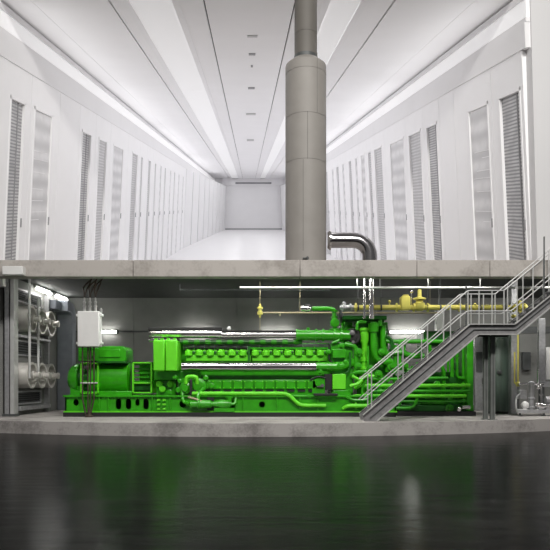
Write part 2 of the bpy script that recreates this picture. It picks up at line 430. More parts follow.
# intake filter boxes
for a, b in ((153, 164.6), (165.2, 177.2)):
    m = MB(); m.pbox(a, b, 340, 371, 23.55, 24.6); o = m.build('filter_box', 'litgreen', G, bevel=.05)
    m = MB(); m.pbox(a+1.5, a+4, 338.2, 340, 23.6, 23.8); m.pbox(b-4, b-1.5, 338.2, 340, 23.6, 23.8); m.build('clips', 'litgreen', o)
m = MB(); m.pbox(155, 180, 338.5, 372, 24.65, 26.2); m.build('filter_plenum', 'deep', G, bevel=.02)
m = MB(); m.pbox(154, 200, 371, 380, 24.3, 26.0); m.pbox(156, 176, 380, 397, 24.5, 26.0); m.build('flywheel_housing', 'green', G, bevel=.03)
for p, q in ((163, 389), (171, 384), (160, 384)):
    m = MB(); m.lathe(at(p,q,24.5), (0,-1,0), [(0,.13),(.18,.13),(.2,.1)], 14); m.build('sensor_cap', 'litgreen', G)
# crankcase and engine block
m = MB(); m.pbox(178, 322, 379.6, 397, 24.1, 26.1); m.pbox(180, 330, 343, 385, 24.75, 25.9); m.build('engine_block', 'green', G, bevel=.02)
for k in range(11):
    a = 201 + k*10.6
    m = MB(); m.pbox(a+.5, a+9.6, 380.4, 389, 24.0, 24.12); o = m.build('inspection_cover', 'green', G, bevel=.025)
    m = MB()
    for bxp in (a+1.5, a+8.6):
        for byp in (381.6, 387.8): m.lathe(at(bxp,byp,24.0), (0,-1,0), [(0,.025),(.025,.025)], 6)
    m.build('bolts', 'litgreen', o)
    m = MB(); m.pbox(a+1.5, a+8.8, 389.8, 391.6, 24.03, 24.12); m.build('oil_slot', 'black', G)
# cylinder heads
for k in range(13):
    a = 186.5 + k*10.75 + (1.5 if k > 5 else 0)
    Yh = 24.3
    m = MB(); m.pbox(a-.4, a+10.5, 355.3, 361, Yh, 24.95); m.lathe(at(a+3,351.5,Yh+.25)+Vector((0,-.25,-.1)), (0,0,1), [(-.08,.15),(.1,.15),(.16,.08)], 12)
    m.pbox(a+5.5, a+9, 350, 355, Yh+.05, 24.7)
    m.pbox(a, a+2, 349, 355, Yh+.1, 24.7)
    o = m.build('cylinder_head', 'litgreen', G, bevel=.015)
    m = MB(); m.lathe(at(a+7.3,352.5,Yh+.05), (0,-1,0), [(0,.06),(.06,.06),(.07,.03)], 10); m.tube([at(a+7.3,352.5,Yh+.02), at(a+7.3,346,24.6)], .02, 6); m.build('spark_plug_cap', 'deep', o)
m = MB(); m.pbox(184, 247, 346.3, 347.4, 24.4, 24.5); [m.pbox(187+k*10.6, 192+k*10.6, 346, 348.3, 24.5, 24.6) for k in range(6)]; m.build('ignition_rail', 'darksteel', G)
m = MB(); m.pbox(250, 331, 347.3, 349, 24.4, 24.5); m.build('ignition_rail', 'green', G)
m = MB(); m.pbox(183, 331, 344, 349.5, 24.68, 24.74); m.build('heat_shield', 'steel', G)
m = MB(); m.pbox(248, 250, 346, 362, 24.2, 24.4); m.build('head_bracket', 'deep', G)
# green gas rail with saddles under the upper manifold
m = MB(); m.tube([at(180,341.8,24.3), at(302,341.8,24.3)], .075, 10); m.build('gas_rail', 'deep', G)
for k in range(11):
    p = 186 + k*11
    m = MB(); m.lathe(at(p,341.8,24.3)-Vector((.1,0,0)), (1,0,0), [(0,.1),(.2,.1)], 12); m.build('rail_saddle', 'green', G)
# chrome manifolds
Ym = 24.2
m = MB(); m.tube([at(163,333.7,Ym), at(222,333.7,Ym)], .165, 20); m.tube([at(222,334.8,Ym), at(296,334.8,Ym)], .125, 20); m.build('upper_exhaust_manifold', 'chrome', G)
m = MB(); m.pbox(148, 222, 327.3, 330.2, 24.05, 24.6); m.pbox(222, 296, 330.4, 332.0, 24.08, 24.5); m.pbox(163, 296, 336.6, 338, 24.12, 24.4); m.build('shell_reflection_bands', 'black', G, bevel=.015)  # black shell; right and lower strips stand in for dark reflections on the pipe
m = MB(); m.lathe(at(149,333.5,Ym), (1,0,0), [(0,.08),(.02,.14),(.1,.17)] + [(.12+.05*k+.025*j, .17 if j else .14) for k in range(9) for j in (0,1)] + [(.6,.15)], 20); m.build('bellows', 'chrome', G)
m = MB(); m.lathe(at(149,340,Ym), (1,0,0), [(0,.05),(.06,.08),(1.1,.08),(1.14,.03)], 12); m.build('drain_tube', 'chrome', G)
m = MB(); m.ball(at(229,328.5,Ym), .085); m.lathe(at(229,332,Ym), (0,0,1), [(0,.04),(.12,.04)], 8); m.build('vent_valve', 'white', G)
m = MB(); m.tube([at(182,366.8,24.05), at(316,366.8,24.05)], .185, 22); m.build('lower_exhaust_manifold', 'manifold', G)
m = MB(); m.tube([at(316,366.5,24.05), at(340,366.5,24.05), at(352,363,24.2), at(366,357,24.6)], .17, 16, .3)
for p in (318, 327): m.lathe(at(p,366.5,24.05), (1,0,0), [(0,.2),(.07,.2)], 18)
m.build('manifold_elbow', 'green', G)
m = MB(); m.tube([at(296,335,Ym), at(350,335.5,Ym)], .2, 18)
for p, r in ((296,.235),(303,.21),(315,.25),(322,.25),(333,.25),(340,.27)): m.lathe(at(p,335.2,Ym), (1,0,0), [(0,r),(.08,r)], 20)
m.lathe(at(308,331,Ym), (0,0,1), [(0,.07),(.12,.07),(.14,.03)], 10)
m.build('manifold_coupling', 'green', G)
# lubrication pipe with the s-bend
m = MB(); m.tube([at(192,393.5,23.68), at(288,393.5,23.68), at(299,405.5,23.68), at(326,405.5,23.68)], .075, 12, .25); m.build('oil_pipe', 'litgreen', G)
m = MB(); m.tube([at(200,396,23.9), at(312,396,23.9)], .04, 8); m.build('oil_return_pipe', 'green', G)
# pumps and their pipes
m = MB(); m.tube([at(186,384,23.75), at(186,376.5,23.75), at(197,376.5,23.75), at(197,384,23.8)], .075, 12, .2); m.build('u_pipe', 'litgreen', G)
m = MB(); m.lathe(at(186,388,24.0), (0,-1,0), [(0,.22),(.22,.22),(.25,.15),(.33,.13),(.34,.03)], 18); m.lathe(at(199,386,24.0), (0,-1,0), [(0,.3),(.14,.3),(.17,.2),(.22,.2),(.24,.05)], 20); m.build('water_pump', 'green', G)
m = MB(); m.lathe(at(190,404,23.55), (1,0,0), [(0,.1),(.02,.15),(.3,.15),(.32,.2),(.38,.2),(.4,.15),(.8,.15),(.82,.1),(1.0,.1)], 18)
m.tube([at(198,404,23.55), at(198,394,23.65), at(204,388,23.8)], .07, 10, .15); m.tube([at(190,404,23.55), at(183,402,23.7), at(182,392,23.8)], .07, 10, .15)
m.build('oil_pump', 'green', G)
m = MB(); m.lathe(at(216,404,23.6), (1,0,0), [(0,.09),(.02,.13),(.12,.13),(.13,.17),(.5,.17),(.52,.12),(.58,.12)], 18); m.lathe(at(229,401.5,23.6), (0,0,1), [(-.1,.1),(.12,.1),(.13,.14),(.18,.14)], 14); m.pbox(214,234,408,412,23.5,23.75)
m.tube([at(231,404,23.6), at(235,404,23.6), at(236,398,23.7)], .06, 10, .1)
m.build('prelube_pump', 'green', G)
m = MB(); m.pbox(189.5, 192, 379, 395, 23.6, 23.75); m.pbox(207, 214, 395, 410, 23.7, 23.8); m.pbox(192,196,390,402,23.75,23.85); m.build('hose_bracket', 'black', G, bevel=.02)
m = MB(); m.tube([at(188,397,23.5), at(196,399,23.45), at(203,402,23.5)], .035, 8); m.build('hose', 'tan', G)
for p, q, r in ((175,377,.09),(179,390,.12),(206,378,.1),(212,386,.12),(170,392,.1),(180,381,.08)):
    m = MB(); m.lathe(at(p,q,24.0), (0,-1,0), [(0,r),(.12,r),(.13,r*.7),(.2,r*.7)], 14); m.build('housing_cap', 'green', G)
# front end of the engine: turbocharger, coolers, pipe columns
m = MB(); m.pbox(331, 353, 343, 397, 24.2, 25.8); m.pbox(333, 351, 390, 397, 24.0, 25.8); m.build('cooler_housing', 'green', G, bevel=.03)
for q0, q1 in ((374, 389.5), (349, 358)):
    m = MB(); m.pbox(332.5, 346, q0, q1, 23.95, 24.4); m.build('cooler_cover', 'litgreen' if q0 > 360 else 'green', G, bevel=.03)
m = MB(); m.pbox(324.5, 332, 374, 390, 24.1, 24.5); m.build('recess_shade', 'black', G)  # black sheet standing in for the shade of an open gap
m = MB(); m.pbox(312, 325, 377, 397, 24.0, 24.5); m.build('front_cover', 'green', G, bevel=.03)
m = MB(); m.lathe(at(318,383,24), (0,-1,0), [(0,.12),(.15,.12)], 14); m.build('damper_cover', 'green', G)
m = MB(); m.pbox(314, 338, 393.5, 395.8, 23.5, 24.2); m.build('step_plate', 'black', G, bevel=.02)
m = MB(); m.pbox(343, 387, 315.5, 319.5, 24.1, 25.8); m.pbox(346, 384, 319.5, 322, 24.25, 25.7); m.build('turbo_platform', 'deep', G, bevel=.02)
m = MB(); m.lathe(at(352,337,24.3), (0,-1,0), [(0,.33),(.1,.33),(.14,.28),(.14,.2),(.2,.18),(.22,.05)], 26); m.build('turbocharger_wheel', 'black', G)
m = MB(); m.lathe(at(352,333,24.05), (0,-1,0), [(0,.11),(.08,.1),(.09,.02)], 14); m.lathe(at(353,342,24.05), (0,-1,0), [(0,.07),(.06,.06)], 12); m.build('turbocharger_nut', 'chrome', G)
m = MB(); m.lathe(at(352,336,24.4), (0,1,0), [(0,.3),(.2,.42),(.8,.42),(.9,.3)], 24); m.tube([at(345,330,24.6), at(345,322,24.6), at(352,322,24.6)], .18, 12, .2); m.build('turbocharger_housing', 'green', G)
m = MB(); m.pbox(357, 388, 322, 397, 24.7, 25.9); m.build('exhaust_cooler', 'green', G, bevel=.04)
m = MB(); m.lathe((XX(364.5,24.3), 24.3, ZZ(397,24.3)), (0,0,1), [(0,.1),(.5,.1),(.55,.2),(1.1,.22),(1.2,.13),(1.35,.13),(1.4,.18),(1.5,.18),(1.55,.12),(2.1,.12),(2.2,.17),(2.55,.17),(2.6,.22),(2.7,.22)], 20); m.build('pipe_column', 'litgreen', G)
m = MB(); m.tube([at(373.5,322,24.2), at(373.5,352,24.2), at(380,362,24.2), at(392,362,24.3)], .13, 14, .3); m.lathe(at(373.5,332,24.2), (0,0,1), [(0,.19),(.34,.21),(.36,.13)], 16); m.build('bypass_pipe', 'green', G)
m = MB(); m.tube([at(383,325,24.4), at(383,348,24.4), at(388,356,24.4), at(388,372,24.4)], .12, 12, .2); m.build('cooling_pipe', 'green', G)
m = MB(); m.tube([at(345,344,24.1), at(356,346,24.1), at(356,372,24.1), at(352,378,24.1)], .1, 12, .2); m.build('charge_air_pipe', 'green', G)
for i, (q, a, b, y, r, mat) in enumerate(((385.5,355,470,24.0,.07,'litgreen'),(391,368,470,24.0,.06,'green'),(396,350,466,23.95,.07,'litgreen'),(405.8,343,382,23.6,.075,'litgreen'),(379,355,400,24.05,.06,'green'),(372,352,372,23.95,.08,'green'))):
    m = MB(); m.tube([at(a,q+3,y+.1), at(a+4,q,y), at(b,q,y)], r, 10, .1)
    m.lathe(at(a+12,q,y), (1,0,0), [(0,r*1.6),(.06,r*1.6)], 12)
    m.build('water_pipe', mat, G)
m = MB(); m.tube([at(352,376,23.8), at(360,380,23.8), at(366,376,23.8), at(374,376,23.8)], .06, 10, .1); m.tube([at(350,386,23.8), at(358,384,23.75), at(362,380,23.8)], .07, 10, .1); m.build('link_pipe', 'litgreen', G)
# small fittings over the engine front
for p, q, r in ((328,352,.07),(338,365,.08),(345,362,.06),(358,352,.1),(358,366,.09),(370,368,.08),(381,352,.09),(378,374,.1),(386,380,.08),(368,388,.07),(356,398,.09),(346,400,.08),(338,402,.1),(326,400,.09),(372,398,.08),(384,396,.07),(320,372,.07),(341,346,.07)):
    m = MB(); m.lathe(at(p,q,24.1), (0,-1,0), [(-.3,r),(.1,r),(.11,r*1.5),(.16,r*1.5),(.17,r*.7),(.24,r*.7)], 12); m.build('flange_cap', 'green', G)
for pts, r, mat in (([(329,344,24.0),(329,360,24.0),(334,364,24.0),(346,364,24.0)],.03,'black'), ([(310,380,23.95),(318,376,23.95),(326,378,23.95)],.03,'black'),
    ([(368,346,23.9),(368,376,23.9),(362,388,23.9),(362,404,23.9)],.045,'green'), ([(357,330,24.0),(357,322,24.0),(366,322,24.0)],.06,'green'), ([(380,326,24.2),(380,318,24.2)],.09,'green'),
    ([(346,396,23.7),(352,400,23.7),(366,400,23.7),(372,394,23.8)],.05,'green'), ([(386,336,24.2),(392,340,24.2),(392,352,24.2)],.07,'deep'), ([(332,343,24.1),(340,340,24.1),(340,334,24.1)],.06,'green'),
    ([(376,384,24.0),(376,410,24.0)],.06,'deep'), ([(350,352,24.0),(350,370,24.0),(345,374,24.0)],.05,'deep')):
    m = MB(); m.tube([at(*p) for p in pts], r, 10, .15); m.build('small_pipe', mat, G)
m = MB(); m.pbox(317, 324, 384, 387, 23.9, 24.0); m.build('name_plate', 'chrome', G)
# gas inlet on top of the engine
m = MB(); m.tube([at(312,308.5,24.3), at(330,308.5,24.3), at(334.5,310,24.3), at(334.5,330,24.3)], .09, 12, .15)
for q, r in ((312,.15),(318,.15),(326,.17),(330,.2)): m.lathe(at(334.5,q,24.3), (0,0,1), [(0,r),(.05,r)], 16)
m.lathe(at(334.5,323,24.3), (0,-1,0), [(-.1,.17),(.17,.17),(.19,.1)], 16); m.tube([at(331,324,24.2), at(334,318,24.2)], .05, 8)
m.build('gas_inlet', 'green', G)
m = MB(); m.lathe(at(301,308.5,24.3), (1,0,0), [(0,.1),(.18,.1),(.19,.15),(.24,.15),(.25,.1),(.38,.1)], 16); m.pbox(305,310,304,307,24.2,24.4); m.build('gas_inlet_valve', 'chrome', G)
m = MB(); m.tube([at(341,305,24.5), at(341,322,24.5)], .05, 8); m.lathe(at(341,318,24.5), (0,0,1), [(0,.09),(.2,.09)], 10); m.build('gas_regulator', 'darksteel', G)

# ------------------------------------------------------------------ heat recovery pipe module at the right of the engine
YM = 24.4
gl = at(435, 417, YM); gl.z = PZ; gl.y = 25.2
H = thing('heat_recovery_module', 'dark green frame of pipework behind the stair, right of the engine', 'pipework', gl)
m = MB(); m.pbox(397, 476, 411.5, 416, 24.0, 26.4); m.build('plinth', 'black', H)
m = MB(); m.pbox(398, 474, 405, 411.5, 24.2, 26.2); m.build('base_frame', 'deep', H, bevel=.02)
for p, mat in ((400,'green'),(443,'green'),(463.5,'green')):
    m = MB(); m.pbox(p-1.3, p+1.3, 341, 405, 24.5, 24.62); m.build('frame_post', mat, H, bevel=.01)
m = MB(); m.pbox(467, 473.5, 336, 411, 24.1, 26.0); m.build('end_panel', 'green', H, bevel=.03)
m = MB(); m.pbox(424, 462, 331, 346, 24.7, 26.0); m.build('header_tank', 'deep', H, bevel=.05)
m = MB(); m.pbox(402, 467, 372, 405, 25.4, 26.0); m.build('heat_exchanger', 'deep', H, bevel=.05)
m = MB(); m.tube([at(386,341.5,24.6), at(470,341.5,24.6)], .085, 12)
for p in (404, 426, 445): m.lathe(at(p,341.5,24.6), (1,0,0), [(0,.13),(.07,.13)], 14)
m.build('header_pipe', 'green', H)
for pts, r, mat in (
    ([(386,354,24.5),(402,352,24.5),(410,356,24.5),(424,356,24.5)], .11, 'green'),
    ([(404,358,24.7),(404,343,24.7)], .07, 'green'),
    ([(452,348,24.3),(452,397,24.3),(447,403,24.3),(420,403,24.3)], .075, 'green'),
    ([(457,352,24.4),(457,378,24.4),(466,378,24.4)], .06, 'green'),
    ([(416,364,24.4),(440,364,24.4),(444,370,24.4),(444,402,24.4)], .07, 'green'),
    ([(402,370,24.5),(430,370,24.5)], .08, 'green'),
    ([(408,378,24.3),(448,378,24.3)], .06, 'green'),
    ([(404,388,24.2),(428,388,24.2),(433,392,24.2),(440,392,24.2)], .065, 'green'),
    ([(396,401,24.1),(466,401,24.1)], .06, 'green'),
    ([(394,408,24.0),(412,408,24.0),(417,402,24.0),(417,396,24.0)], .06, 'green'),
    ([(430,345,24.5),(430,362,24.5)], .06, 'green'),
    ([(395,345,24.6),(395,395,24.6)], .09, 'green'),
    ([(412,366,24.6),(412,392,24.6)], .06, 'green'),
    ([(436,356,24.4),(448,356,24.4),(448,372,24.4)], .05, 'green')):
    m = MB(); m.tube([at(*p) for p in pts], r, 10, .18)
    a = at(*pts[0]); d = (at(*pts[1])-a).normalized(); m.lathe(a+d*.15, d, [(0,r*1.6),(.06,r*1.6)], 12)
    m.build('module_pipe', mat, H)
for p, q, w_, h_ in ((409,383,5,6),(424,376,6,5),(435,394,5,5),(457,366,4,7),(402,396,5,4)):
    m = MB(); m.pbox(p-w_/2, p+w_/2, q-h_/2, q+h_/2, 24.35, 24.7); m.build('actuator_box', 'deep', H, bevel=.02)
for p, q in ((420,350),(444,352),(414,376),(452,380)):
    m = MB(); c = at(p,q,24.2); m.lathe(c, (0,-1,0), [(0,.12),(.015,.13),(.03,.12)], 16); m.tube([c, c+Vector((0,.3,0))], .02, 6); m.build('hand_wheel', 'deep', H)
for p, q, r in ((391,366,.15),(399,366,.13),(393,371,.1),(404,366,.11),(422,372,.12),(436,384,.1),(428,396,.14),(456,388,.13),(448,408,.13)):
    m = MB(); m.lathe(at(p,q,24.4), (0,-1,0), [(0,r),(.15,r),(.16,r*1.25),(.22,r*1.25),(.23,r*.5),(.32,r*.5)], 16); m.build('valve', 'green', H)
m = MB(); m.ball(at(459,409,23.9), .1); m.lathe(at(462,407,23.9), (1,0,0), [(0,.08),(.3,.08)], 10); m.build('drain_valve', 'chrome', H)
m = MB(); m.tube([at(396,378,24.2), at(396,405,24.2)], .02, 6); m.lathe(at(398,372,24.25), (0,-1,0), [(0,.16),(.03,.16),(.04,.14)], 20); m.build('pressure_gauge', 'steel', H)

# ------------------------------------------------------------------ white box on copper rods with cables
Yc = 23.2
b0 = at(88, 417.5, Yc); b0.z = PZ
B = thing('busbar_box', 'white terminal box raised on thin brown rods in front of the generator', 'box', b0)
m = MB(); m.pbox(77.3, 99, 311, 346.5, Yc, Yc+.42); m.build('enclosure', 'white', B, bevel=.03)
for p in (77, 101):
    for q in (315, 343):
        m = MB(); m.pbox(p-1.2, p+1.2, q-1.2, q+1.2, Yc+.1, Yc+.3); m.build('lug', 'white', B, bevel=.01)
for p, h in ((84.5, 297.5), (90, 297.5), (95.5, 297.5), (101, 306)):
    a = at(p, 311 if p < 100 else 313, Yc+.25)
    L = (311-h)*Yc/F
    m = MB(); m.lathe(a, (0,0,1), [(0,.05),(L*.3,.05),(L*.32,.065),(L*.4,.065),(L*.42,.045),(L*.6,.045),(L*.62,.06),(L*.7,.06),(L*.72,.035),(L,.03)], 12); m.build('insulator', 'rail', B)
for i, p in enumerate((84.5, 90, 95.5)):
    for s in (-1, 1):
        c = at(p, 299, Yc+.25)
        m = MB(); m.tube([c, c+Vector((.02*s,0,.2)), c+Vector((.08*s,.1,.42)), c+Vector((.07*s,.4,.62)), c+Vector((.0,.8,.85)), (c.x, Yc+1.3, CE-.04)], .028, 8); m.build('cable', 'cable', B)
for p in (82.5, 88, 90.5, 94):
    t0 = at(p, 346, Yc+.25); k = at(p, 399, Yc+.25); e = at(88 + (p-88)*.3, 417.2, Yc+.15); e.z = PZ
    m = MB(); m.tube([t0, k, e], .03, 8); m.build('rod', 'cable', B)
m = MB(); m.lathe((b0.x, Yc+.15, PZ), (0,0,1), [(0,.16),(.05,.15),(.1,.07),(.2,.06)], 14); m.build('foot', 'cable', B)
m = MB(); m.tube([at(80.5,383,Yc+.25), at(97.5,383,Yc+.25)], .03, 8); m.build('rod_clamp', 'rail', B)

# ------------------------------------------------------------------ yellow gas line
Yg = 24.0
g0 = at(430, 308, Yg)
N = thing('gas_pipe', 'yellow gas pipe with valves hung above the engine and behind the stair', 'pipe', g0)
m = MB(); m.tube([at(354,307.5,Yg), at(524,307.5,Yg)], .1, 14); m.build('main_pipe', 'yellow', N)
for p in (355, 396, 413, 427, 459, 466, 474, 513, 519):
    m = MB(); m.lathe(at(p,307.5,Yg), (1,0,0), [(0,.17),(.06,.17)], 18); m.build('flange', 'yellow', N)
m = MB(); m.pbox(401.5, 410.5, 296, 310, Yg-.2, Yg+.2); m.pbox(403,409,294.5,296,Yg-.1,Yg+.1); m.build('shutoff_valve', 'yellow', N, bevel=.03)
m = MB(); m.lathe(at(419.5,311,Yg), (0,0,1), [(0,.12),(.04,.17),(.12,.2),(.3,.2),(.34,.14),(.42,.14),(.44,.24),(.5,.24),(.54,.1),(.6,.08),(.8,.08),(.84,.05),(.86,.02)], 22); m.build('pressure_regulator', 'yellow', N)
m = MB(); m.ball(at(389.5,301.5,Yg), .06); m.tube([at(389.5,302,Yg), at(389.5,307,Yg)], .025, 8); m.build('test_knob', 'yellow', N)
m = MB(); m.ball(at(411.5,291.5,Yg), .075); m.tube([at(411.5,293,Yg), at(411.5,305,Yg)], .02, 8); m.build('gauge', 'chrome', N)
m = MB(); m.lathe(at(340,307.5,Yg), (1,0,0), [(0,.06),(.05,.1),(.1,.1),(.12,.16),(.18,.16),(.2,.1),(.36,.1),(.38,.15),(.44,.15),(.46,.09),(.58,.09)], 18); m.ball(at(344,303.5,Yg), .08); m.build('ball_valve', 'steel', N)
for p in (358, 381, 427.5, 440, 480, 505):
    a = at(p, 307.5, Yg)
    m = MB(); m.tube([a+Vector((0,0,.09)), (a.x, a.y, CE-.04)], .012, 6); m.lathe(a-Vector((.03,0,0)), (1,0,0), [(0,.125),(.06,.125)], 16); m.build('hanger', 'darksteel', N)
m = MB(); m.tube([at(518,308,Yg+.3), at(522,313,Yg+.4), at(522,318,Yg+.4), at(512,316,Yg+.4)], .07, 10, .1); m.ball(at(524,307,Yg), .14); m.lathe(at(519,311,Yg), (0,0,1), [(0,.1),(.4,.1)], 12); m.build('end_valve', 'yellow', N)
# tan thin pipe with a small yellow valve
m = MB(); m.tube([at(258,312.8,25.4), at(442,312.8,25.4)], .035, 8); m.tube([at(280,312.8,25.4), at(280,316,25.4)], .04, 8)
m.tube([at(300,312.8,25.4), (XX(300,25.4), 25.4, CE-.04)], .012, 6); m.tube([at(430,312.8,25.4), (XX(430,25.4), 25.4, CE-.04)], .012, 6)
m.build('thin_gas_pipe', 'tan', label='thin tan pipe running level behind the engine top', category='pipe')
v0 = at(260, 318, 25.4)
V = thing('hanging_gas_valve', 'small yellow valve on a thin drop line above the engine', 'valve', v0)
m = MB(); m.lathe(at(260,317.5,25.4), (0,0,1), [(0,.04),(.1,.05),(.12,.11),(.24,.11),(.26,.07),(.34,.07),(.36,.12),(.42,.12),(.44,.05),(.55,.04)], 14); m.build('valve_body', 'yellow', V)
m = MB(); a = at(260,305,25.4); m.tube([a, (a.x, 25.4, CE-.04)], .014, 6); m.build('drop_line', 'tan', V)
m = MB(); m.tube([at(260,317,25.4), at(260,330,25.4)], .014, 6); m.build('tail_line', 'tan', V)

# chrome exhaust: flue to the engine through the slab
YS = 23.6
def chim(p0, label, name): pass
c0 = (XX(305.8, YS), YS, ST)
K = thing('chimney', 'tall beige-grey round chimney standing on the concrete ledge', 'chimney', c0)
def zy(y): return ZZ(y, YS) - ST
r1, r2 = 20.4*YS/F, 11.3*YS/F
prof = [(-.02,r1),(zy(166),r1),(zy(166),r1-.012),(zy(165.2),r1-.012),(zy(165.2),r1),(zy(121),r1),(zy(121),r1-.012),(zy(120.3),r1-.012),(zy(120.3),r1),(zy(77),r1),(zy(77),r1-.012),(zy(76.3),r1-.012),(zy(76.3),r1),(zy(68),r1),(zy(67),r1-.01),(zy(61.5),r2+.1),(zy(61),r2)]
m = MB(); m.lathe(c0, (0,0,1), prof, 48); m.build('flue_cladding', 'stack', K)
m = MB(); m.lathe(c0, (0,0,1), [(zy(62),r2),(zy(36),r2),(zy(36),r2-.01),(zy(35.4),r2-.01),(zy(35.4),r2),(zy(-60),r2)], 40); m.build('flue_pipe', 'stackdark', K)
m = MB(); m.lathe(c0, (0,0,1), [(zy(60.5),r2+.02),(zy(57),r2+.02)], 40); m.build('collar', 'darksteel', K)
for a, q0, q1 in ((-88, 120, 166), (-100, 166, 255), (-60, 62, 120)):
    x = c0[0] + math.cos(math.radians(a))*r1; y = YS + math.sin(math.radians(a))*r1
    m = MB(); m.box(x-.01, x+.01, y-.006, y+.02, ZZ(q1,YS), ZZ(q0,YS)); m.build('cladding_seam', 'stackdark', K)
m = MB(); m.tube([(c0[0]-.15,YS-r1-.02,ST+.22),(c0[0]+.02,YS-r1-.05,ST+.22),(c0[0]+.05,YS-r1-.05,ST)], .03, 8, .06); m.ball((c0[0]+.02,YS-r1-.05,ST+.24), .05); m.build('drain_fitting', 'darksteel', K)
e0 = at(371, 259, YS); e0.z = ST
P = thing('exhaust_pipe', 'polished steel pipe bending from the chimney down through the ledge', 'pipe', e0)
xe = XX(369.5, YS); ze = ZZ(240.3, YS)
m = MB(); m.tube([(XX(329,YS),YS,ze),(XX(352,YS),YS,ze)] + [(xe-.62+.62*math.sin(a*math.pi/16), YS, ze-.62+.62*math.cos(a*math.pi/16)) for a in range(1,9)] + [(xe,YS,ST-.01)], .29, 24); m.build('bend', 'manifold', P)
m = MB(); m.lathe((XX(328.5,YS),YS,ze), (1,0,0), [(-.05,.30),(.03,.37),(.09,.37),(.09,.29)], 24)
for k in range(8):
    a = k*math.pi/4; m.ball((XX(330,YS),YS+.35*math.cos(a),ze+.35*math.sin(a)), .04, 8)
m.build('flange', 'chrome', P)
m = MB(); m.lathe((XX(371.5,YS),YS,ZZ(319,YS)), (0,0,1), [(0,.1),(CE-.04-ZZ(319,YS),.1)], 20); m.build('lower_run', 'chrome', P)
m = MB(); m.lathe((XX(365.2,YS),YS+.2,ZZ(318,YS)), (0,0,1), [(0,.055),(CE-.04-ZZ(318,YS),.055)], 14); m.build('side_run', 'chrome', P)

# ------------------------------------------------------------------ steel stair
Yn, Yr = 20.9, 21.75
s0 = at(368, 421, Yn); s0.z = PZ
T = thing('steel_stair', 'grey steel stair climbing from the platform to the concrete ledge at right', 'stair', s0)
top = [(362.5, 414.5), (469, 324), (514, 324), (600, 254.5)]
bot = [(377, 421.2), (478, 335), (517, 335), (603, 265)]
def path(py, Y): return [at(p, q, Yn) + Vector((0, Y-Yn, 0)) for p, q in py]
for Y in (Yn, Yr):
    m = MB(); a, b = path(top, Y), path(bot, Y)
    a0 = a[0].copy(); a0.z = PZ; a0.x += .05
    outer = [a0]+a
    loop = [(p.x, p.z) for p in outer] + [(p.x, p.z) for p in reversed(b)]
    loop[-1] = (b[0].x, PZ)
    m.plate(loop, [], Y, Y+.03)
    m.build('stringer', 'stair', T)
    # channel flanges on both edges
    m = MB()
    for line, w in ((a, .11), (b, .11)):
        for p, q in zip(line, line[1:]):
            d = Vector((q.x-p.x, 0, q.z-p.z)).normalized(); n = Vector((-d.z, 0, d.x))*.03
            if line is b: n = -n
            y0, y1 = (Y-w, Y+.03) if Y == Yn else (Y, Y+w)
            zz = [(p.x,y0,max(p.z,PZ)),(q.x,y0,q.z),(q.x,y1,q.z),(p.x,y1,max(p.z,PZ))]
            m.hexa([Vector(v) for v in zz] + [Vector(v)-n for v in zz])
    m.build('stringer_flange', 'rail', T)
    # dark bead along the web
    mid = [(p + q)/2 for p, q in zip(a, b)]
    m = MB()
    m.tube([p + Vector((0,-.02 if Y == Yn else .05, .0)) for p in mid], .03, 6)
    m.build('stringer_bead', 'darksteel', T)
def tread(pa, pb, n):
    a, b = at(*pa, Yn), at(*pb, Yn)
    for k in range(n):
        p = a.lerp(b, (k+.5)/n)
        m = MB()
        m.box(p.x-.14, p.x+.14, Yn+.03, Yr, p.z-.02, p.z+.02)
        m.box(p.x-.15, p.x-.13, Yn+.03, Yr, p.z-.05, p.z+.03)
        m.build('tread', 'darksteel', T)
tread((370, 415), (472, 329), 15); tread((516, 328), (601, 259), 12)
m = MB(); q = at(471, 327, Yn); q1 = at(515, 327, Yn); m.box(q.x, q1.x, Yn+.03, Yr, q.z-.03, q.z+.02); m.build('landing_grating', 'stair', T)
m = MB(); q = at(600, 254.5, Yn); m.box(q.x, q.x+1.3, Yn, 21.99, ST-.06, ST); m.build('top_landing', 'stair', T)
for Y in (Yn+.0, Yr):
    for line, r in (([(362.5,379),(468,290.5),(504,290.5),(600,212)], .021), ([(362,400),(467,311),(511,311),(600,237.5)], .019)):
        pts = path(line, Y)
        m = MB(); m.tube(pts, r, 10, .08); m.build('handrail', 'rail', T)
    for p, qa, qb in ((371.5,371.5,409),(403,344.5,381),(427.5,324.5,360),(450.5,305,341),(468,290.5,326),(479,290.5,326),(492,290.5,326),(504,290.5,326),(517,280,323),(533,266.5,310),(543.5,258,301),(560,244.5,288)):
        a, b = path([(p,qa),(p,qb)], Y)
        m = MB(); m.tube([a, b], .022, 8); m.build('baluster', 'rail', T)
m = MB(); a, b = path([(543.5,237),(543.5,300)], Yn-.05); m.tube([a, b], .026, 8); a, b = path([(474,281),(474,326)], Yr); m.tube([a, b], .026, 8); m.build('tall_post', 'darksteel', T)
for p, Y in ((486.2, Yr-.02), (493.2, Yn+.6)):
    w = 2.6
    m = MB(); x = XX(p, Y); zt_ = at(490,334.5,Yn).z
    m.box(x-.075, x+.075, Y, Y+.02, PZ, zt_); m.box(x-.075, x+.075, Y+.12, Y+.14, PZ, zt_); m.box(x-.01, x+.01, Y, Y+.14, PZ, zt_)
    m.box(x-.13, x+.13, Y-.04, Y+.18, PZ, PZ+.03); m.build('support_column', 'column', T)

